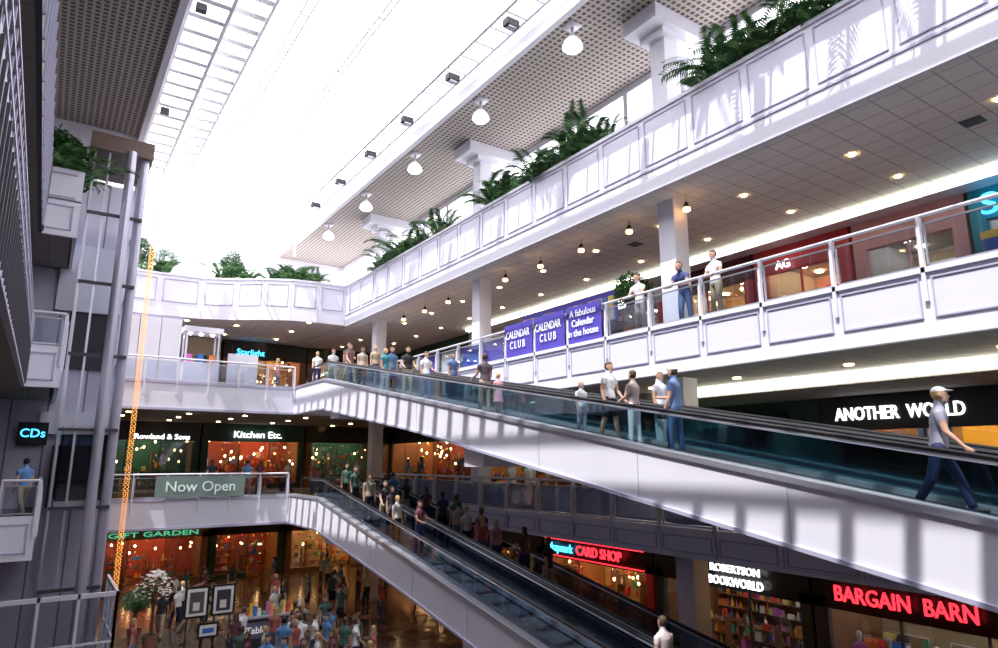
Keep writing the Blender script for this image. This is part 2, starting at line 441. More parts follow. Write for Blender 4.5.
        for r_,v in ((0,depth-.06),(1,1.8)):
            u=.5
            while u<W-1.2:
                w=rnd.uniform(.5,1.0); h=rnd.uniform(.5,1.0); z0=z+rnd.uniform(1.0,1.5)
                b.box(u,u+w,v-.03,v,z0,z0+h,rnd.choice([GREY,YELM,WOOD])); b.box(u+.06,u+w-.06,v-.035,v-.03,z0+.06,z0+h-.06,GOODS[3])
                b.box(u+.16,u+w-.16,v-.04,v-.035,z0+.16,z0+h-.16,rnd.choice(GOODS))
                if r_: b.box(u,u+w,v,v+.05,z,z0,wall)
                u+=w+rnd.uniform(.15,.5+r_)
    return b.done(nm)
DWm=mat('shop_back_cream',(.38,.27,.15),.7); GRNW=mat('shop_back_green',(.03,.12,.07),.7); MARW=mat('shop_back_maroon',(.25,.04,.03),.7)
def TR(y1): return lambda u,v,w:(XS+v,y1-u,w)
def TF(x0): return lambda u,v,w:(x0+u,YS+v,w)
DB=mat('band_black',(.012,.012,.015),.3); DG=mat('band_green',(.02,.06,.05),.5); DR=mat('band_maroon',(.10,.02,.03),.5); DW=mat('band_cream',(.55,.5,.45),.6)
sd=0
for z,lst in ((0,[(42,8,WOOD,SHOPL,DR,'gifts'),(34,8.6,WOOD,SHOPL,DB,'gifts'),(25.2,6.6,REDM,SHOPL,DB,'gifts'),(18.5,6.2,GREY,SHOPC,DB,'books'),(12.2,11,GREY,SHOPC,DB,'clothes')]),
              (L2,[(42,10,WOOD,SHOPL,DB,'gifts'),(32,9.8,STEEL,SHOPL,DG,'gifts'),(22,6,WOOD,SHOPL,DB,'gallery'),(15.9,5,STEEL,SHOPC,DG,'clothes'),(10.8,10,DG,SHOPL,DB,'clothes')]),
              (L3,[(42,10,WOOD,SHOPC,DG,'gifts'),(32,7.8,WOOD,SHOPL,DW,'clothes'),(24,6.6,REDM,SHOPC,DW,'gallery'),(17.3,3.9,REDM,SHOPL,DR,'gifts'),(13.3,3.3,REDM,SHOPL,REDM,'clothes'),(9.9,3.0,PINK,SHOPC,PINK,'clothes'),(6.8,6,TEAL,SHOPC,TEAL,'clothes')])):
    for (y1,W,fr,lp,bd,kd) in lst:
        sd+=1; shop(TR(y1),W,z,fr,lp,bd,kd,seed=sd,wall=(DW if z==L3 else WOOD))
for z,lst in ((0,[(-5,7,WOOD,SHOPL,DB,'gifts'),(2.2,6.2,WOOD,SHOPL,WOOD,'gifts'),(8.5,4.2,DG,SHOPL,DB,'gifts'),(12.8,6.5,WOOD,SHOPL,DR,'gifts')]),
              (L2,[(-5,6.5,WOOD,SHOPL,DB,'gifts'),(1.7,5.8,DG,SHOPC,DB,'gifts'),(7.6,6,DG,SHOPL,DG,'gifts'),(13.7,5.7,WOOD,SHOPC,DB,'gifts')]),
              (L3,[(-5,7,WOOD,SHOPC,DB,'clothes'),(2.2,6,STEEL,SHOPC,DW,'clothes'),(8.4,5,WOOD,SHOPL,DB,'gifts'),(13.5,5.8,WOOD,SHOPL,DB,'gallery')])):
    for (x0,W,fr,lp,bd,kd) in lst:
        sd+=1; shop(TF(x0),W,z,fr,lp,bd,kd,seed=sd)
b=MB()
for z in (2.55,3.25): b.tube([(XS-.14,25.0,z),(XS-.14,18.9,z)],.02,NRED,6)
b.done('neon_tubes')
b=MB()
for i,(m_,z0,z1) in enumerate(((YELM,12.2,12.4),(BLUE,11.7,12.2),(REDM,11.55,11.7))): b.box(XS-.12,XS-.02,3.0,6.6,z0,z1,m_)
for i,y in enumerate((5.9,5.0,4.1)): b.tube([(XS-.16,y,11.1),(XS-.16,y,11.13)],.3,(YELM,REDM,BLUE)[i],16)
b.done('storefront_stripes')

# lights on ceilings
b=MB(); b.box(18.7,18.85,-4,31,L4-1.35,L4-1.2,COVE); b.box(18.85,19.5,-4,31,L4-1.4,L4-1.2,WHITE); b.done('cove_light')
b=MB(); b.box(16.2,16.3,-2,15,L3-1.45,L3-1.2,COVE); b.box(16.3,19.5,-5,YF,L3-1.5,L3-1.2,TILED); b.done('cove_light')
b=MB()
def disc(x,y,z,r,m): b.tube([(x,y,z),(x,y,z-.03)],r,m,12)
for y in range(-2,42,3):
    for x in (15.2,17.4): disc(x,y+.5,L4-1.2,.075,WARM)
    disc(15.0,y+1,L3-1.2,.10,WARM)
    disc(15.2,y+1,L2-(.6 if y<30 else 1.2),.12,WARM); disc(18.0,y,L2-(.6 if y<31 else 1.2),.10,WARM)
for x in (3,5.5,8,11):
    for y in (34,37,40):
        disc(x,y,L3-1.2,.10,WARM); disc(x,y,L2-1.2,.12,WARM); disc(x,y+.4,L4-1.15,.10,WARM)
b.done('recessed_downlights')
b=MB()
for i in range(9):
    y=11.5+i*2.2; b.tube([(14.0+.0,y,L4-1.2),(14.0,y,L4-1.38)],.02,STEEL,6); b.tube([(14.,y,L4-1.36),(13.95,y-.05,L4-1.55)],[.05,.09],GREY,10); b.tube([(13.95,y-.05,L4-1.55),(13.945,y-.055,L4-1.62)],.10,ORANGE,10)
b.done('track_spotlights')
b=MB()
for y in (5.,15.,25.): b.box(15.6,16.0,y,y+.4,L4-1.22,L4-1.2,GREY)
b.done('air_vents')

# pendant dome lamps
b=MB()
b.tube([(0,0,.62),(0,0,.3)],.05,STEEL,10)
prof=[(.30,.06),(.24,.16),(.12,.26),(0,.31),(-.06,.315)]
b.tube([(0,0,p[0]) for p in prof],[p[1] for p in prof],mat('dome_shade',(.85,.85,.88),.3,emit=1.0,ec=(1,1,.95)),24)
b.tube([(0,0,-.06),(0,0,-.14),(0,0,-.2)],[.29,.22,.08],LIGHTW,20)
b.box(-.2,.2,-.2,.2,.62,.70,WHITE)
pm=b.done('pendant_lamp',smooth=True); me=pm.data; pm.location=(11.75,13.5,CE-.70)
for y in (8.3,18.6,23.8,29.,34.2): inst('pendant_lamp',me,(11.75,y,CE-.70))

# ---------------------------------------------------------------- elevator + tower
b=MB()
b.box(-3,2.0,29.6,29.9,0,17.5,PURP)
b.box(-.2,2.0,29.4,29.6,12.2,14.8,WHITE); b.box(-.2,1.95,29.4,29.6,7.6,8.4,WHITE)
b.box(.3,1.8,29.5,29.58,L2,L2+2.2,GREY); b.box(.3,1.8,29.5,29.58,L3,L3+2.2,GREY)
b.done('wall_elevator_tower')
b=MB()
for x,y in ((1.95,26.4),(1.5,26.0)): b.tube([(x,y,0),(x,y,17.6)],.16,mat('pipe_grey',(.50,.48,.58),.35,.4),14)
for x in (.35,.8): b.box(x,x+.07,26.2,26.27,0,17.6,STEEL)
for x,y in ((.35,28.9),(1.9,28.9)): b.box(x,x+.1,y,y+.1,0,17.6,STEEL)
for z in np.arange(2.6,17.7,2.5):
    b.box(.35,2.05,26.1,26.2,z,z+.1,GREY); b.box(1.95,2.05,26.2,29.,z,z+.1,GREY)
b.box(1.99,2.0,26.2,29,0,17.5,GL)
b.box(.2,2.2,26.,29.2,17.5,18.1,mat('bronze_box',(.16,.11,.09),.5))
b.box(.5,1.85,26.5,28.6,L2+.1,L2+.35,STEEL); b.box(.5,1.85,26.5,28.6,L2+2.5,L2+2.8,STEEL)
b.box(.5,.55,26.5,28.6,L2+.35,L2+2.5,GLD); b.box(.5,1.85,26.5,26.54,L2+.35,L2+2.5,GLD); b.box(1.8,1.85,26.5,28.6,L2+.35,L2+2.5,GREY)
b.done('glass_elevator')
b=MB()
T0=[(-.6,24.4),(2.4,24.4),(2.4,28.)]
for a,c in ((T0[0],T0[1]),(T0[1],T0[2])):
    b.seg(a,c,.04,2.62,2.75,POST); b.seg(a,c,.04,0,.12,POST); b.seg(a,c,.01,.12,2.62,GL); b.seg(a,c,.03,1.3,1.36,POST)
    d=Vector(c)-Vector(a); n=3
    for i in range(n+1):
        p=Vector(a)+d*(i/n); b.box(p.x-.04,p.x+.04,p.y-.04,p.y+.04,0,2.75,POST)
b.done('elevator_enclosure')
b=MB()
for i in range(3): b.box(2.1+i*.85,2.92+i*.85,YF+.5,YF+.56,L3,L3+2.9,WHITE)
b.box(2.1,4.7,YF+.52,YF+.62,L3+2.9,L3+3.0,TRIMG); b.done('partition_screen')
b=MB()
b.box(4.9,6.4,YF+1,YF+2,L3,L3+1.1,WHITE); b.box(4.8,6.5,YF+.9,YF+2.1,L3+2.5,L3+2.75,WHITE)
for x in (4.9,6.3):
    for y in (YF+1,YF+1.9): b.box(x,x+.08,y,y+.08,L3+1.1,L3+2.5,STEEL)
for x in (5.,5.5,6.): b.box(x,x+.25,YF+1.2,YF+1.3,L3+1.1,L3+1.5,random.choice(GOODS)); b.tube([(x+.1,YF+1.4,L3+2.5),(x+.1,YF+1.4,L3+2.42)],.09,LIGHTW,8)
b.box(6.9,8.3,YF+1.5,YF+1.6,L3,L3+1.7,WHITE)
b.done('kiosk')

# string of lights
b=MB()
GC=mat('gold_chain',(.6,.30,.08),.5)
for k in range(3):
    pts=[]
    for i in range(230):
        z=1.0+i*.071; a=i*.9+k*2.1
        pts.append((2.95+.085*math.cos(a),31.0+.085*math.sin(a),z))
    b.tube(pts,.008,GC,3)
    for p in pts: b.tube([(p[0],p[1],p[2]-.02),(p[0],p[1],p[2]+.02)],.021,YEL,5)
b.tube([(2.95,31,17.3),(2.95,31,CE+1)],.01,STEEL,4)
b.done('string_lights')

# ---------------------------------------------------------------- signs
def sign(txt,loc,rot,size,m,board=None,bw=0,bh=0,bm=DB,width=None,by=None,align='CENTER'):
    e=bpy.data.objects.new('shop_sign',None); col.objects.link(e)
    t=text('lettering',txt,loc,rot,size,m,.03,parent=e,width=width,align=align)
    if bw:
        b=MB()
        cy=by if by is not None else loc[1]
        if rot==RR: b.box(loc[0]+.04,loc[0]+.14,cy-bw/2,cy+bw/2,loc[2]-bh/2,loc[2]+bh/2,bm)
        else: b.box(loc[0]-bw/2,loc[0]+bw/2,loc[1]+.04,loc[1]+.14,loc[2]-bh/2,loc[2]+bh/2,bm)
        b.done('board',parent=e)
sign('ANOTHER  WORLD',(XS-.2,9.15,7.95),RR,.52,SIGNW,bw=6,bh=.9,width=3.4,by=8.4)
sign('LARSON SUITS & LEATHER',(XS-.2,14.5,7.85),RR,.35,NGRN,bw=4,bh=.6,width=3.6)
sign('BARGAIN  BARN',(XS-.2,9.6,2.92),RR,.60,NRED,width=3.6)
sign('ROBERTSON',(XS-.2,14.8,3.12),RR,.34,SIGNW,width=1.9)
sign('BOOKWORLD',(XS-.2,14.8,2.72),RR,.38,SIGNW,width=2.1)
sign('CARD SHOP',(XS-.2,21.4,2.9),RR,.55,NRED,width=2.7)
sign('Wrapmark',(XS-.2,23.9,2.9),RR,.5,NCYAN,width=1.8)
sign('Sport Zone',(XS-.2,6.5,13.05),RR,.8,NCYAN,width=4.5,align='LEFT')
sign('AG',(XS-.2,12.1,12.9),RR,.38,SIGNW)
sign('SHOES',(XS-.2,20.,13.),RR,.5,SIGNW,bw=3,bh=.8,bm=GREY)
sign('Rowland & Sons',(5.5,YS-.2,7.95),RF,.40,SIGNW,width=2.8)
sign('Kitchen Etc.',(10.7,YS-.2,8.15),RF,.55,SIGNW,width=2.8)
sign('GIFT GARDEN',(5.6,YS-.2,2.72),RF,.36,NGRN,width=4.4)
sign('Starlight',(9.9,YS-.2,13.1),RF,.5,NCYAN,bw=2.2,bh=.8)
sign('CDs',(-.35,29.3,7.6),RF,.42,NCYAN,bw=.9,bh=.8)
b=MB(); b.box(4.1,7.7,YF-.16,YF-.13,L2+.12,L2+1.0,mat('banner_green',(.20,.27,.25),.7))
e=b.done('open_banner'); text('lettering','Now Open',(5.9,YF-.17,L2+.54),RF,.62,mat('ink_pale_green',(.80,.95,.9),.6,emit=.1),.005,parent=e)
INK=mat('ink_white',(.95,.95,.95),.6,emit=.3)
b=MB()
for y0,y1 in ((13.85,15.4),(15.5,17.05),(17.15,18.75)): b.box(XR-.02,XR+.0,y0,y1,L3+.08,L3+1.22,PURPLE)
e=b.done('calendar_banner')
text('lettering','CALENDAR\nC L U B',(XR-.05,17.95,L3+.65),RR,.36,INK,.004,parent=e,width=1.35)
text('lettering','CALENDAR\nC L U B',(XR-.05,16.3,L3+.65),RR,.36,INK,.004,parent=e,width=1.3)
text('lettering','A fabulous\nCalendar\nin the house',(XR-.05,14.63,L3+.68),RR,.30,INK,.004,parent=e,width=1.35)
b=MB()
for i,y in enumerate((19.0,20.5,22.1,23.8,25.4,27.2)): b.box(XR+.09,XR+.11,y,y+1.3,L3+.16,L3+.88,(PURPLE,BLUE,GOODS[3],PURPLE,GOODS[8],BLUE)[i])
b.done('railing_posters')
b=MB()
b.box(14.6,16.2,15,20,L3,L3+1,DB); b.box(14.6,14.7,15,20,L3+1,L3+2.0,PURPLE)
rnd=random.Random(3)
for i in range(20):
    for k in range(2): b.box(14.5,14.6,15.05+i*.245,15.25+i*.245,L3+1.05+k*.42,L3+1.4+k*.42,rnd.choice(GOODS))
b.done('calendar_kiosk')

# ---------------------------------------------------------------- plants
def palm(seed,n=20,L=1.2):
    r=random.Random(seed); b=MB()
    for i in range(n):
        a=r.uniform(0,6.283); el=r.uniform(.7,1.55); l=L*r.uniform(.55,1.3)
        p=Vector((r.uniform(-.12,.12),r.uniform(-.3,.3),0)); pts=[]; N=9
        for k in range(N+1):
            pts.append(p.copy()); e=el-(k/N)**1.8*1.6
            p=p+Vector((math.cos(a)*math.cos(e),math.sin(a)*math.cos(e),math.sin(e)))*(l/N)
        b.tube(pts,[.012*(1-k/(N+2)) for k in range(N+1)],LEAF2,4)
        for k in range(2,N+1):
            for h in (0,.33,.66):
                if k==N and h: continue
                q=pts[k].lerp(pts[min(k+1,N)],h)
                d=(pts[k]-pts[k-1]).normalized(); sd=Vector((-math.sin(a),math.cos(a),0))
                ll=.24*L*math.sin(min(1,(k+h)/N+.12)*2.6)+.05
                for sg in (1,-1):
                    t=q+sd*sg*ll*.85+d*ll*.5+Vector((0,0,-ll*.25)); w=d*.02*L
                    m1=(q+t)/2+Vector((0,0,.03))
                    b.add([tuple(q-w*.5),tuple(m1-w),tuple(t),tuple(m1+w)],[(0,1,2,3)],LEAF if (k+i)%3 else LEAF2)
    return b
def potmesh(b,z,s=1.):
    b.tube([(0,0,z),(0,0,z+.05),(0,0,z+.4*s),(0,0,z+.45*s)],[.18*s,.2*s,.28*s,.3*s],mat('terracotta',(.35,.16,.1),.6),16); b.tube([(0,0,z+.4*s),(0,0,z+.455*s)],.26*s,SOIL,12)
def ficus(seed,h=1.2,rad=.6,n=1300,pot=True,tall=.85):
    r=random.Random(seed); b=MB()
    if pot: potmesh(b,-.42)
    for k in range(3): b.tube([(0.03*k,0,0),(.05*math.sin(k*2),.05*math.cos(k*2),h*.6),(.1*math.sin(k*2+1),.1*math.cos(k*2),h)],[.035,.025,.015],BARK,6)
    for k in range(14):
        a=r.uniform(0,6.28); b.tube([(0,0,h*.7),(math.cos(a)*rad*.6,math.sin(a)*rad*.6,h+r.uniform(-.1,.8)*rad*tall)],[.015,.006],BARK,4)
    for i in range(n):
        while True:
            p=Vector((r.uniform(-1,1),r.uniform(-1,1),r.uniform(-1,1)))
            if .3<p.length<1*(.72+.28*math.sin(5*p.x+4*p.z+2*p.y)): break
        p=Vector((p.x*rad,p.y*rad,h+p.z*rad*tall))
        d=Vector((r.uniform(-1,1),r.uniform(-1,1),r.uniform(-1,.4))).normalized(); sd=d.cross(Vector((r.random(),r.random(),1))).normalized()
        l=.13;w=.03
        b.add([tuple(p),tuple(p+d*l*.5+sd*w),tuple(p+d*l),tuple(p+d*l*.5-sd*w)],[(0,1,2,3)],LEAF if i%3 else LEAF2)
    return b
pms=[]
for i in range(3):
    o=palm(i+1).done('potted_palm'); o.location=(13.3,(29.9,16.6,8.3)[i],L4+.85); pms.append(o.data); o.scale=(1.2,)*3
fo=ficus(5).done('ficus_tree'); fm=fo.data; fo.location=(13.9,13.6,L3+.42)
ft=ficus(15,1.5,.75,1700,pot=False,tall=1.25).done('leafy_tree'); ftm=ft.data; ft.location=(3.2,38.1,L4+.8)
fb=ficus(8,.55,.62,900,pot=False).done('ficus_shrub'); fbm=fb.data; fb.location=(13.32,7.2,L4+.88)
ys_=[28.5,27.2,25.6,24.1,19.7,18.3,17.2,15.2,14.2,9.8,8.9,7.2,6.1,5.0,4.1]
for i,y in enumerate(ys_): inst('potted_palm',pms[i%3],(13.3,y,L4+.85),i*1.3,1.25+.3*math.sin(i*2.1))
for i,y in enumerate((27.8,19.2,15.0,9.4,6.3,5.2)): inst('ficus_shrub',fbm,(13.32,y,L4+.88),i*2.,.85+.2*math.sin(i*1.7))
for i,(x,y,s,k) in enumerate([(4.1,37.6,1.3,1),(7.2,37.6,1.4,0),(8.4,37.0,1.2,2),(9.6,36.,1.1,1),(10.5,35.6,1.3,0),(11.4,35.4,1.1,2),(-.45,25.8,1.4,0),(-.6,25.7,1.5,2),(-.45,26.8,1.4,1)]):
    inst('potted_palm',pms[k],(x,y,L4+.85),i*1.3,s)
for (x,y,s) in [(4.3,38.0,.85),(7.6,37.7,.95),(11.,35.6,.6)]: inst('leafy_tree',ftm,(x,y,L4+.8),x,s)
for (x,y,z,s) in [(13.4,.9,L3+.42,1.1),(3.6,29.8,.42,.9)]: inst('ficus_tree',fm,(x,y,z),x,s)
for (x,y,s) in [(-.55,25.9,1.9),(-.5,26.9,2.0),(-1.,25.9,1.8),(10.,35.9,.9)]: inst('ficus_shrub',fbm,(x,y,L4+.86),x,s)
b=MB(); b.box(13.06,13.64,-4,34,L4,L4+.85,WHITE); b.box(13.1,13.6,-4,34,L4+.85,L4+.88,SOIL)
b.poly([(2,37.1),(6,37.05),(8,36.3),(10,34.9),(12.9,34.55),(12.9,36),(10.5,36.2),(8.6,37.6),(6.2,38.7),(2,38.7)],L4,L4+.82,WHITE)
b.box(-.8,-.05,25.3,27.5,L4,L4+.85,WHITE); b.done('planter_box')
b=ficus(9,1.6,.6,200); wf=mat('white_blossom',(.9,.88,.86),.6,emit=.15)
r=random.Random(4)
for i in range(160):
    a=r.uniform(0,6.28); e=r.uniform(-.6,1.5); rr=.62*r.uniform(.7,1.05); p=Vector((math.cos(a)*math.cos(e)*rr,math.sin(a)*math.cos(e)*rr,1.6+math.sin(e)*rr))
    for k in range(4):
        t=k*1.57; b.add([tuple(p),tuple(p+Vector((.06*math.cos(t),.06*math.sin(t),.04))),tuple(p+Vector((.06*math.cos(t+1),.06*math.sin(t+1),.04)))],[(0,1,2)],wf)
o=b.done('blossom_tree'); o.location=(4.0,28.6,.42)

# framed pictures on the ground floor
FR=mat('frame_black',(.01,.01,.01),.3); MT=mat('mat_white',(.85,.85,.85),.7)
for i,(x,z,w,h) in enumerate([(4.75,1.2,.8,1.05),(5.65,1.2,.8,1.05),(5.2,.55,.7,.5)]):
    b=MB(); y=26.8-(.25 if i==2 else 0)
    b.box(x,x+w,y,y+.05,z,z+h,FR); b.box(x+.07,x+w-.07,y-.01,y,z+.07,z+h-.07,MT)
    b.box(x+.16,x+w-.16,y-.015,y-.01,z+.16,z+h-.18,(GOODS[7],GREY,GOODS[2])[i]); b.box(x+.28,x+w-.3,y-.02,y-.015,z+.25,z+h*.5,GOODS[3])
    for xx in (x+.1,x+w-.15): b.box(xx,xx+.04,y+.05,y+.1,0,z+h,FR)
    b.done('framed_picture')
b=MB(); b.box(6.6,9.0,26.4,27.2,0,1.0,GREY); b.box(6.5,9.1,26.3,27.3,1.0,1.06,STEEL); b.box(6.7,8.9,26.36,26.4,.35,.9,mat('booth_panel',(.16,.18,.24),.5))
for k in range(14):
    b.box(6.8+k*.15,6.9+k*.15,26.6,26.7,1.06,1.2+.1*((k*7)%4),GOODS[k%10])
e=b.done('vendor_counter'); text('lettering','Table Elements',(7.8,26.34,.62),RF,.33,INK,.004,parent=e)
tm=None
for (x,y) in [(7.2,21.5),(9.2,24.2),(7.6,29.5),(11.2,25.5),(8.6,19.2)]:
    if tm is None:
        b=MB(); b.tube([(0,0,.72),(0,0,.75)],.4,WOOD,20); b.tube([(0,0,.02),(0,0,.72)],.035,STEEL,8); b.tube([(0,0,0),(0,0,.03)],[.25,.2],STEEL,14)
        o=b.done('cafe_table'); tm=o.data; o.location=(x,y,0)
    else: inst('cafe_table',tm,(x,y,0))

# ---------------------------------------------------------------- people
def loft(V,F,rings):
    n=len(rings[0]); b=len(V)
    for r in rings: V.extend(r)
    for i in range(len(rings)-1):
        for k in range(n):
            F.append((b+i*n+k,b+i*n+(k+1)%n,b+(i+1)*n+(k+1)%n,b+(i+1)*n+k))
    F.append(tuple(b+k for k in range(n))[::-1]); F.append(tuple(b+(len(rings)-1)*n+k for k in range(n)))
def limb(V,F,pts,rad,n=10,front=Vector((0,1,0))):
    pts=[Vector(p) for p in pts]; rings=[]
    for i,p in enumerate(pts):
        d=(pts[min(i+1,len(pts)-1)]-pts[max(0,i-1)]).normalized()
        f=front if abs(d.dot(front))<.9 else Vector((0,0,1))
        s=d.cross(f).normalized(); f2=s.cross(d)
        rx,ry=rad[i] if isinstance(rad[i],tuple) else (rad[i],rad[i])
        rings.append([tuple(p+s*rx*math.cos(2*math.pi*k/n)+f2*ry*math.sin(2*math.pi*k/n)) for k in range(n)])
    loft(V,F,rings)
def cmat(c,rough=.75):
    return mat('cloth_%.2f_%.2f_%.2f'%c,c,rough)
SKIN=(.55,.33,.24)
def person_mesh(name,H=1.74,shirt=(.8,.8,.8),pants=(.06,.08,.18),skin=SKIN,hair=(.05,.03,.02),shoe=(.05,.04,.04),legs=((0,0),(0,0)),arms=((0,.12,.2),(0,.12,.2)),lean=0.,
           shorts=False,fem=False,longhair=False,sleeve=.5,skirt=False,cap=None,head_turn=0.,vox=.017):
    V=[];F=[]; W=.92 if fem else 1.
    Z=Vector((0,0,1))
    pel=Vector((0,0,.52*H)); sp=Vector((0,math.sin(lean),math.cos(lean)))
    bones=[]
    def P(s): return pel+sp*s*H
    hipw=1.06 if fem else 1.
    tor=[(-.055,.055,.05),(-.03,.092*hipw,.066),(.02,.098*hipw,.070),(.07,.088*W,.062),(.11,.080*W,.057),(.17,.092*W,.064),(.235,.110*W,.066),(.27,.112*W,.056),(.293,.088*W,.047),(.31,.05,.04),(.325,.034,.035),(.36,.031,.034)]
    limb(V,F,[P(a[0]) for a in tor],[(a[1]*H,a[2]*H) for a in tor],16)
    bones.append(('torso',P(-.03),P(.29),.085*H))
    hc=P(.40)+Vector((0,.012*H,0)); bones.append(('neck',P(.31),P(.35),.032*H)); bones.append(('head',hc-Z*.02*H,hc+Z*.02*H,.05*H))
    ct,st=math.cos(head_turn),math.sin(head_turn)
    def HV(x,y,z): return hc+Vector((x*ct-y*st,x*st+y*ct,z))*H
    hr=[(-.068,.016,.018,.024),(-.058,.028,.032,.016),(-.035,.037,.045,.006),(-.01,.042,.052,.0),(.02,.045,.056,-.003),(.045,.040,.050,-.005),(.062,.025,.032,-.006),(.069,.008,.01,-.006)]
    rings=[]
    for z,rx,ry,yo in hr: rings.append([tuple(HV(rx*math.cos(t),yo+ry*math.sin(t),z)) for t in [2*math.pi*k/14 for k in range(14)]])
    loft(V,F,rings)
    hh=[(-.02,.040,.030,-.026),(.01,.050,.045,-.018),(.035,.051,.054,-.012),(.058,.042,.047,-.01),(.076,.018,.02,-.01)]
    if longhair: hh=[(-.13,.045,.02,-.045),(-.09,.056,.03,-.040),(-.04,.054,.036,-.03)]+hh
    rings=[[tuple(HV(rx*math.cos(t),yo+ry*math.sin(t),z)) for t in [2*math.pi*k/14 for k in range(14)]] for z,rx,ry,yo in hh]
    loft(V,F,rings)
    limb(V,F,[HV(0,.045,.008),HV(0,.060,-.010),HV(0,.05,-.02)],[.005*H,.009*H,.007*H],6)
    for sx in (-1,1): limb(V,F,[HV(sx*.044,-.002,.012),HV(sx*.050,-.004,.0),HV(sx*.044,0,-.018)],[.006*H,.010*H,.006*H],6)
    low=9e9; hands=[]
    for i,sx in enumerate((-1,1)):
        a,k=legs[i]; hip=pel+Vector((sx*.052*H*hipw,0,-.01*H))
        kn=hip+Vector((sx*.004*H,math.sin(a)*.245*H,-math.cos(a)*.245*H)); an=kn+Vector((0,math.sin(a-k),-math.cos(a-k)))*.232*H
        low=min(low,an.z)
        cf=kn.lerp(an,.35)
        limb(V,F,[hip+Vector((0,0,.02*H)),hip.lerp(kn,.3),kn,cf-Vector((0,.004*H,0)),kn.lerp(an,.75),an],[.054*H,.052*H,.035*H,.034*H,.024*H,.021*H],10)
        if shorts: limb(V,F,[hip,hip.lerp(kn,.4),hip.lerp(kn,.88)],[.060*H,.061*H,.056*H],12)
        elif not skirt: limb(V,F,[hip,kn,kn.lerp(an,.5),kn.lerp(an,.97)],[.056*H,.042*H,.037*H,.034*H],12)
        fd=Vector((0,1,0)) if k<.6 else Vector((0,math.cos(k*.7),-math.sin(k*.7)))
        limb(V,F,[an-fd*.035*H+Z*-.018*H,an+Z*-.016*H,an+fd*.06*H-Z*.022*H,an+fd*.105*H-Z*.026*H],[(.018*H,.018*H),(.024*H,.024*H),(.027*H,.018*H),(.018*H,.012*H)],10,front=Z)
        bones+= [('thigh',hip,kn,.05*H),('shin',kn,an,.032*H),('foot',an-Z*.02*H-fd*.03*H,an+fd*.10*H-Z*.024*H,.024*H)]
        ab=arms[i]; sh=P(.268)+Vector((sx*.100*H*W,0,0)); sa,bb,el=ab
        d1=Vector((sx*math.sin(bb),math.sin(sa)*math.cos(bb),-math.cos(sa)*math.cos(bb))).normalized()
        eb=sh+d1*.168*H; d2=Vector((sx*math.sin(bb)*.5-sx*.15*math.sin(el),math.sin(sa+el),-math.cos(sa+el))).normalized(); wr=eb+d2*.145*H
        limb(V,F,[sh-Vector((sx*.02*H,0,-.004*H)),sh+d1*.03*H,eb,eb.lerp(wr,.3),wr,wr+d2*.02*H,wr+d2*.055*H],[.03*H,.034*H,.024*H,.024*H,.016*H,(.013*H,.021*H),(.011*H,.023*H)],10)
        if sleeve>0:
            e=min(sleeve,1.); limb(V,F,[sh,sh+d1*.05*H,sh+d1*.168*H*e],[.038*H,.038*H,.034*H],10)
            if sleeve>1: limb(V,F,[eb,wr],[.032*H,.024*H],10)
        hands.append((wr,d2,sx)); bones+=[('uarm',sh,eb,.032*H),('farm',eb,wr,.022*H),('hand',wr,wr+d2*.06*H,.02*H)]
    if skirt:
        limb(V,F,[P(.05),P(.0),pel-Z*.12*H,pel-Z*.22*H],[(.085*H,.062*H),(.105*H,.08*H),(.125*H,.10*H),(.14*H,.12*H)],16)
    if cap:
        limb(V,F,[HV(0,.03,.045),HV(0,.07,.040),HV(0,.098,.034)],[(.04*H,.006*H),(.038*H,.006*H),(.02*H,.005*H)],10,front=Z)
    me=bpy.data.meshes.new('tmp'); me.from_pydata(V,[],F); me.update()
    o=bpy.data.objects.new('tmp',me); col.objects.link(o)
    m=o.modifiers.new('r','REMESH'); m.mode='VOXEL'; m.voxel_size=vox*H/1.74
    s=o.modifiers.new('s','SMOOTH'); s.iterations=2; s.factor=.5
    bpy.context.view_layer.update()
    ne=bpy.data.meshes.new_from_object(o.evaluated_get(bpy.context.evaluated_depsgraph_get()))
    bpy.data.objects.remove(o)
    N=len(ne.polygons); C=np.zeros(N*3); ne.polygons.foreach_get('center',C); C=C.reshape(-1,3)
    best=np.full(N,9e9); bi=np.zeros(N,int); bt=np.zeros(N)
    for j,(nm,a,c,r) in enumerate(bones):
        a=np.array(a);c=np.array(c);d=c-a;L=max(d@d,1e-9)
        t=np.clip(((C-a)@d)/L,0,1); q=np.linalg.norm(C-(a+t[:,None]*d),axis=1)-r
        k=q<best; best[k]=q[k]; bi[k]=j; bt[k]=t[k]
    M=[cmat(shirt),cmat(pants),mat('skin_%.2f'%skin[0],skin,.5),mat('hair_%.2f'%hair[0],hair,.6),cmat(shoe)]
    if cap: M.append(cmat(cap))
    M.append(mat('eye_dark',(.01,.01,.01),.2)); M.append(mat('lips',(.4,.15,.12),.5))
    idx=np.zeros(N,int)
    inv=np.array([[ct,st],[-st,ct]])
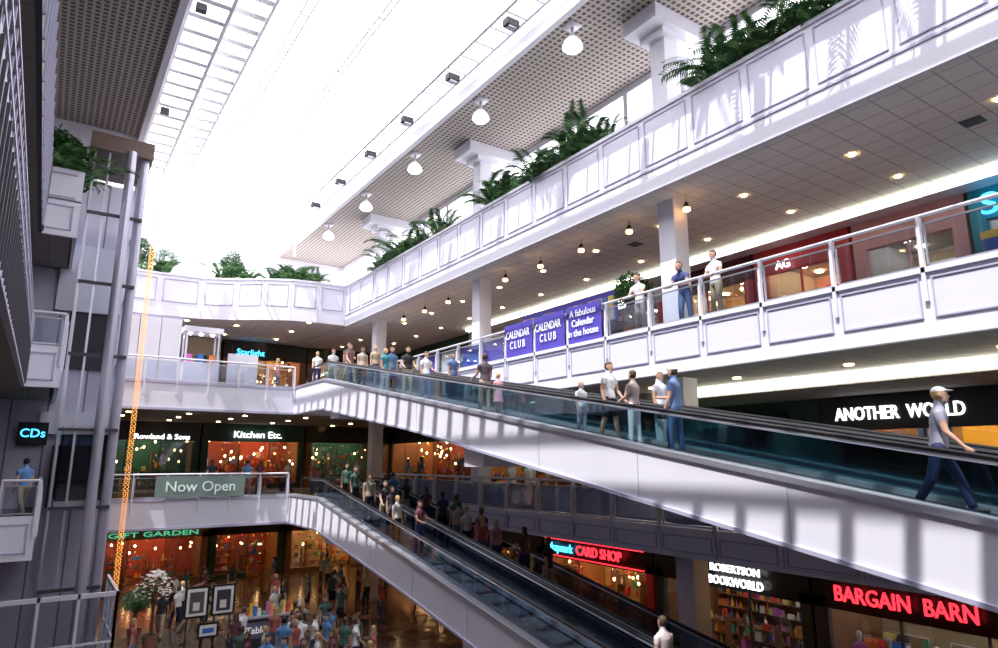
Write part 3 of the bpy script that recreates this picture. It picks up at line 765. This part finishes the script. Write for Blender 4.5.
    for f in range(N):
        nm=bones[bi[f]][0]; t=bt[f]; c=C[f]
        if nm=='torso':
            v=(Vector(c)-pel).dot(sp)/H; idx[f]=0 if v>(.0 if not skirt else .05) else 1
        elif nm=='neck': idx[f]=2
        elif nm=='head':
            r=(c-np.array(hc))/H; xy=inv@r[:2]
            if r[2]>.034 or (xy[1]<-.006 and r[2]>(-.2 if longhair else -.035)): idx[f]=5 if (cap and r[2]>.03) else 3
            else: idx[f]=2
        elif nm=='uarm': idx[f]=0 if (sleeve>=1 or t<sleeve) else 2
        elif nm=='farm': idx[f]=0 if sleeve>1 else 2
        elif nm=='hand': idx[f]=2
        elif nm=='thigh': idx[f]=2 if ((shorts and t>.9) or (skirt and t>.97)) else 1
        elif nm=='shin': idx[f]=2 if (shorts or skirt) else 1
        else: idx[f]=4
        if longhair and nm in('torso','neck','uarm'):
            r=(c-np.array(hc))/H
            if r[1]<-.02 and r[2]>-.135 and abs(r[0])<.06 and r[2]<0:
                if r[1]<-.045 or nm=='neck': idx[f]=3
    vs=[tuple(v.co) for v in ne.vertices]; fs=[tuple(p.vertices) for p in ne.polygons]; mi=list(idx)
    bpy.data.meshes.remove(ne)
    B=MB(); B.mats=M; B.v=vs; B.f=fs; B.m=[int(i) for i in mi]
    for wr,d,sx in hands:
        for k in range(4):
            off=Vector((0,(k-1.5)*.0115*H,0)); off=off-d*off.dot(d); l=(.034,.042,.040,.030)[k]*H
            p0=wr+d*.048*H+off; side=Vector((-sx,0,0))
            B.tube([p0,p0+d*l*.55+side*.003*H,p0+d*l+side*.014*H],[.0052*H,.0048*H,.0036*H],M[2],6)
        p0=wr+d*.018*H+Vector((0,.018*H,0)); B.tube([p0,p0+d*.022*H+Vector((-sx*.006*H,.012*H,0)),p0+d*.042*H+Vector((-sx*.012*H,.012*H,0))],[.007*H,.006*H,.0045*H],M[2],6)
    em=M[-2]
    for sx in (-1,1): B.tube([HV(sx*.017,.045,.004),HV(sx*.017,.0505,.004)],[.006*H,.003*H],em,8)
    B.tube([HV(-.013,.046,-.036),HV(0,.0515,-.037),HV(.013,.046,-.036)],.0035*H,M[-1],6)
    dz=low-.042*H
    B.v=[(x,y,z-dz) for x,y,z in B.v]
    me=bpy.data.meshes.new(name); me.from_pydata(B.v,[],B.f)
    for m_ in B.mats: me.materials.append(m_)
    me.polygons.foreach_set('material_index',B.m); me.polygons.foreach_set('use_smooth',[True]*len(B.f)); me.update()
    return me
def person(kind,x,y,z,head,**k):
    me=person_mesh(kind,**k); return inst(kind,me,(x,y,z),math.radians(head))
WH=(.82,.82,.85);NV=(.03,.04,.12);JN=(.10,.16,.33);BK=(.015,.015,.02);KH=(.45,.36,.24);RD=(.45,.05,.05);TL=(.05,.25,.30);PK=(.75,.35,.42)
BL=(.45,.30,.14);BR=(.08,.045,.025);GRY=(.45,.44,.43)
walk=((.42,.12),(-.30,.25)); walk2=((-.32,.3),(.40,.1)); aw=((-.35,.12,.25),(.4,.12,.45)); stand=((.04,0),(-.04,.05)); relax=((.16,.1),(-.08,.0))
def up(y): return zr(y,L3)+.005
def dn(y): return zr(y,L2)+.005
person('man',10.5,4.45,up(4.45),200,H=1.8,shirt=(.30,.30,.38),pants=NV,hair=BL,legs=walk,arms=((-.45,.15,.5),(.25,.2,.5)),lean=.10,cap=WH)
person('man',10.55,9.25,up(9.25),20,H=1.78,shirt=(.12,.2,.4),pants=JN,hair=BR,legs=relax,arms=((.1,.15,.3),(.5,.2,1.1)),cap=WH,sleeve=.55)
person('woman',11.95,10.9,up(10.9),170,H=1.66,shirt=(.75,.75,.85),pants=KH,hair=BL,fem=True,longhair=True,legs=stand)
person('woman',10.5,10.35,up(10.35),10,H=1.62,shirt=(.35,.28,.28),pants=WH,hair=BR,fem=True,legs=stand,arms=((.3,.15,.8),(.1,.12,.2)))
person('man',10.5,11.1,up(11.1),190,H=1.78,shirt=WH,pants=BK,hair=BR,shorts=True,legs=((.2,.05),(-.18,.1)),arms=((.2,.15,.5),(-.1,.15,.3)))
person('child',10.4,11.95,up(11.95),180,H=1.25,shirt=WH,pants=(.4,.4,.5),hair=BL,legs=stand)
person('man',10.5,16.3,up(16.3),0,H=1.76,shirt=(.10,.07,.10),pants=KH,hair=BR,legs=relax,arms=((.3,.2,.9),(.2,.2,.5)))
person('child',10.7,15.9,up(15.9),0,H=1.2,shirt=PK,pants=PK,hair=BL,legs=stand,skirt=True,fem=True)
person('woman',10.6,20.2,up(20.2),185,H=1.68,shirt=WH,pants=JN,hair=BR,fem=True,legs=relax,arms=((.3,.12,.9),(0,.12,.2)))
person('man',11.9,20.6,up(20.6),190,H=1.74,shirt=JN,pants=JN,hair=BK,legs=stand)
person('man',10.6,21.6,up(21.6),170,H=1.8,shirt=BK,pants=KH,hair=BR,legs=relax,arms=((.2,.15,.9),(.2,.15,.9)))
person('woman',10.3,22.9,up(22.9),200,H=1.66,shirt=TL,pants=WH,hair=BL,fem=True,longhair=True,legs=stand)
person('man',10.8,23.4,up(23.4),180,H=1.75,shirt=(.1,.2,.35),pants=JN,hair=BR,shorts=True)
person('woman',10.5,25.6,up(25.6),170,H=1.66,shirt=(.5,.4,.35),pants=BK,hair=BR,fem=True,legs=stand)
person('man',11.8,27.3,up(27.3),180,H=1.78,shirt=KH,pants=NV,hair=GRY,legs=stand)
person('man',10.5,27.0,up(27.0),190,H=1.78,shirt=(.25,.12,.14),pants=KH,hair=BR,legs=walk,arms=aw)
person('man',10.8,27.9,up(27.9),170,H=1.8,shirt=(.12,.1,.12),pants=JN,hair=BR,legs=relax,arms=((.3,.12,.9),(0,.12,.2)))
person('woman',10.2,30.3,up(30.3),160,H=1.7,shirt=WH,pants=NV,hair=BL,fem=True,legs=walk2,arms=aw)
person('man',10.7,29.6,up(29.6),180,H=1.78,shirt=(.75,.75,.8),pants=KH,hair=BR,legs=walk)
person('woman',11.9,30.8,up(30.8),180,H=1.7,shirt=(.2,.3,.5),pants=KH,hair=BR,legs=walk,fem=True,longhair=True)
la=((.45,.25,.75),(.45,.25,.75))
person('man',13.36,12.75,L3,90,H=1.78,shirt=WH,pants=(.35,.3,.28),hair=BR,lean=.15,arms=la,legs=((.0,.0),(.12,.1)))
person('man',13.5,11.3,L3,100,H=1.80,shirt=(.05,.07,.22),pants=JN,hair=BR,lean=.35,arms=((.35,.2,.9),(.35,.2,.9)),legs=((-.1,0),(.15,.2)))
person('man',13.36,10.2,L3,75,H=1.80,shirt=WH,pants=KH,hair=BR,lean=.05,arms=((.1,.35,1.1),(.4,.2,.9)),legs=((0,0),(.1,.15)))
person('man',10.5,24.4,dn(24.4),175,H=1.78,shirt=(.35,.3,.25),pants=BK,hair=BR,legs=stand)
person('woman',10.6,22.6,dn(22.6),185,H=1.66,shirt=(.08,.06,.08),pants=NV,hair=BR,fem=True,longhair=True,legs=stand)
person('man',11.9,21.2,dn(21.2),0,H=1.75,shirt=NV,pants=BK,hair=BK,legs=stand)
person('woman',11.9,20.1,dn(20.1),0,H=1.66,shirt=(.4,.35,.3),pants=JN,hair=BR,fem=True,legs=stand)
person('man',12.0,18.8,dn(18.8),0,H=1.75,shirt=(.15,.1,.08),pants=BK,hair=BR,legs=stand)
person('woman',11.9,17.8,dn(17.8),5,H=1.62,shirt=(.4,.2,.25),pants=NV,hair=BL,fem=True,legs=stand)
person('man',10.6,9.9,dn(9.9),0,H=1.74,shirt=(.7,.6,.6),pants=NV,hair=BR,legs=stand)
person('man',17.6,14.6,0,100,H=1.85,shirt=(.5,.42,.36),pants=KH,hair=BR,legs=walk,arms=aw)
cm=[person_mesh('shopper',H=1.75,shirt=WH,pants=NV,hair=BR,legs=walk,arms=aw,vox=.022),
    person_mesh('shopper',H=1.65,shirt=(.40,.10,.1),pants=JN,hair=BL,fem=True,longhair=True,legs=stand,vox=.022),
    person_mesh('shopper',H=1.78,shirt=(.1,.25,.5),pants=KH,hair=BK,legs=walk2,vox=.022),
    person_mesh('shopper',H=1.68,shirt=(.6,.6,.55),pants=BK,hair=GRY,fem=True,legs=stand,vox=.022),
    person_mesh('shopper',H=1.74,shirt=(.07,.15,.12),pants=BK,hair=BR,legs=stand,shorts=True,vox=.022),
    person_mesh('shopper',H=1.70,shirt=(.15,.05,.07),pants=NV,hair=BR,legs=stand,fem=True,longhair=True,arms=((.5,.2,.9),(.3,.2,1.)),vox=.022),
    person_mesh('shopper',H=1.76,shirt=(.03,.03,.04),pants=KH,hair=BR,legs=walk,arms=aw,vox=.022)]
rnd=random.Random(11)
spots=[(3.1,25.8,0),(5.6,22.2,0),(6.3,24.9,0),(7.9,24.2,0),(8.2,25.3,0),(8.5,22.8,0),(9.1,21.9,0),(9.5,25.8,0),(10.6,27.0,0),(11.2,28.4,0),(8.3,28.3,0),(9.2,30,0),
 (7.0,22.6,0),(7.9,20.7,0),(9.0,20.2,0),(10.4,30.5,0),(11.8,31,0),(6.2,30.6,0),(8.3,35.5,0),(10.6,36.6,0),(6.9,34.4,0),(12.6,27.6,0),(13.6,24.5,0),(14.8,28.2,0),(13.2,30.6,0),(15.5,22,0),
 (8.1,33.2,L2),(8.9,34.0,L2),(11.4,33.4,L2),(12.2,34.6,L2),(10.6,35.2,L2),(13.6,33.4,L2),(6.5,33.0,L2),(14.9,30,L2),(15.4,26,L2),(14.6,24.,L2),(13.8,26.5,L2),(13.7,19.5,L2),(13.8,18.6,L2),(14.9,16.,L2),(-.35,25.2,L2),(7.4,34.6,L3),(9.3,33.6,L3),(12.2,33.5,L3),(16.2,12.6,0),(15.9,8.6,0),(17.4,9.2,0),(17.8,20.5,0),(17.0,22.5,0)]
spots+=[(rnd.uniform(5.6,9.5),rnd.uniform(18.5,25.8),0) for _ in range(24)]+[(rnd.uniform(4.5,13.5),rnd.uniform(27.8,38),0) for _ in range(18)]
for i,(x,y,z) in enumerate(spots): inst('shopper',cm[(i*3+1)%7],(x,y,z+.003),rnd.uniform(0,6.28),rnd.uniform(.95,1.04))
for i,(x,y) in enumerate([(12.0,26.),(10.6,27.0),(11.95,24.2),(12.,22.6),(11.8,19.4),(12.1,16.6),(10.7,23.4),(10.3,21.5),(10.6,26.1),(11.8,25.1),(12.1,20.6),(11.7,18.3),(12.05,15.4),(10.6,20.4)]):
    inst('shopper',cm[(5,4,6,5,3,5,6,3,4,2,4,1,6,5)[i]],(x,y,dn(y)),(math.pi if x<11 else 0)+rnd.uniform(-.3,.3),rnd.uniform(.94,1.02))
b=MB()
b.add([(-.16,-.07,0),(.16,-.07,0),(.16,.07,0),(-.16,.07,0),(-.19,-.09,.42),(.19,-.09,.42),(.19,.09,.42),(-.19,.09,.42)],[(0,3,2,1),(0,1,5,4),(1,2,6,5),(2,3,7,6),(3,0,4,7)],mat('bag_white',(.85,.85,.88),.6))
for y in (-.08,.08): b.tube([(-.08,y,.42),(-.05,y*.6,.55),(.05,y*.6,.55),(.08,y,.42)],.008,BLACK,5)
o=b.done('shopping_bag'); o.location=(10.24,9.35,up(9.4)+.24); o.rotation_euler=(0,0,.5)

# ---------------------------------------------------------------- light
w=bpy.data.worlds.new('sky'); scene.world=w; w.use_nodes=True
bg=w.node_tree.nodes['Background']; bg.inputs[0].default_value=(.96,.945,1,1); bg.inputs[1].default_value=3.7
sl=bpy.data.lights.new('sun','SUN'); sl.energy=6.5; sl.angle=.008; sl.color=(1,.98,.94)
so=bpy.data.objects.new('sun',sl); col.objects.link(so); so.rotation_euler=Vector((.42,.10,-.9)).to_track_quat('-Z','Y').to_euler()

cam=bpy.data.cameras.new('camera'); cam.lens=24; cam.sensor_width=36; cam.clip_start=.05; cam.clip_end=300
co=bpy.data.objects.new('camera',cam); col.objects.link(co); co.location=(0,0,6.65); co.rotation_euler=(math.radians(90+11.6),0,math.radians(-34))
scene.camera=co
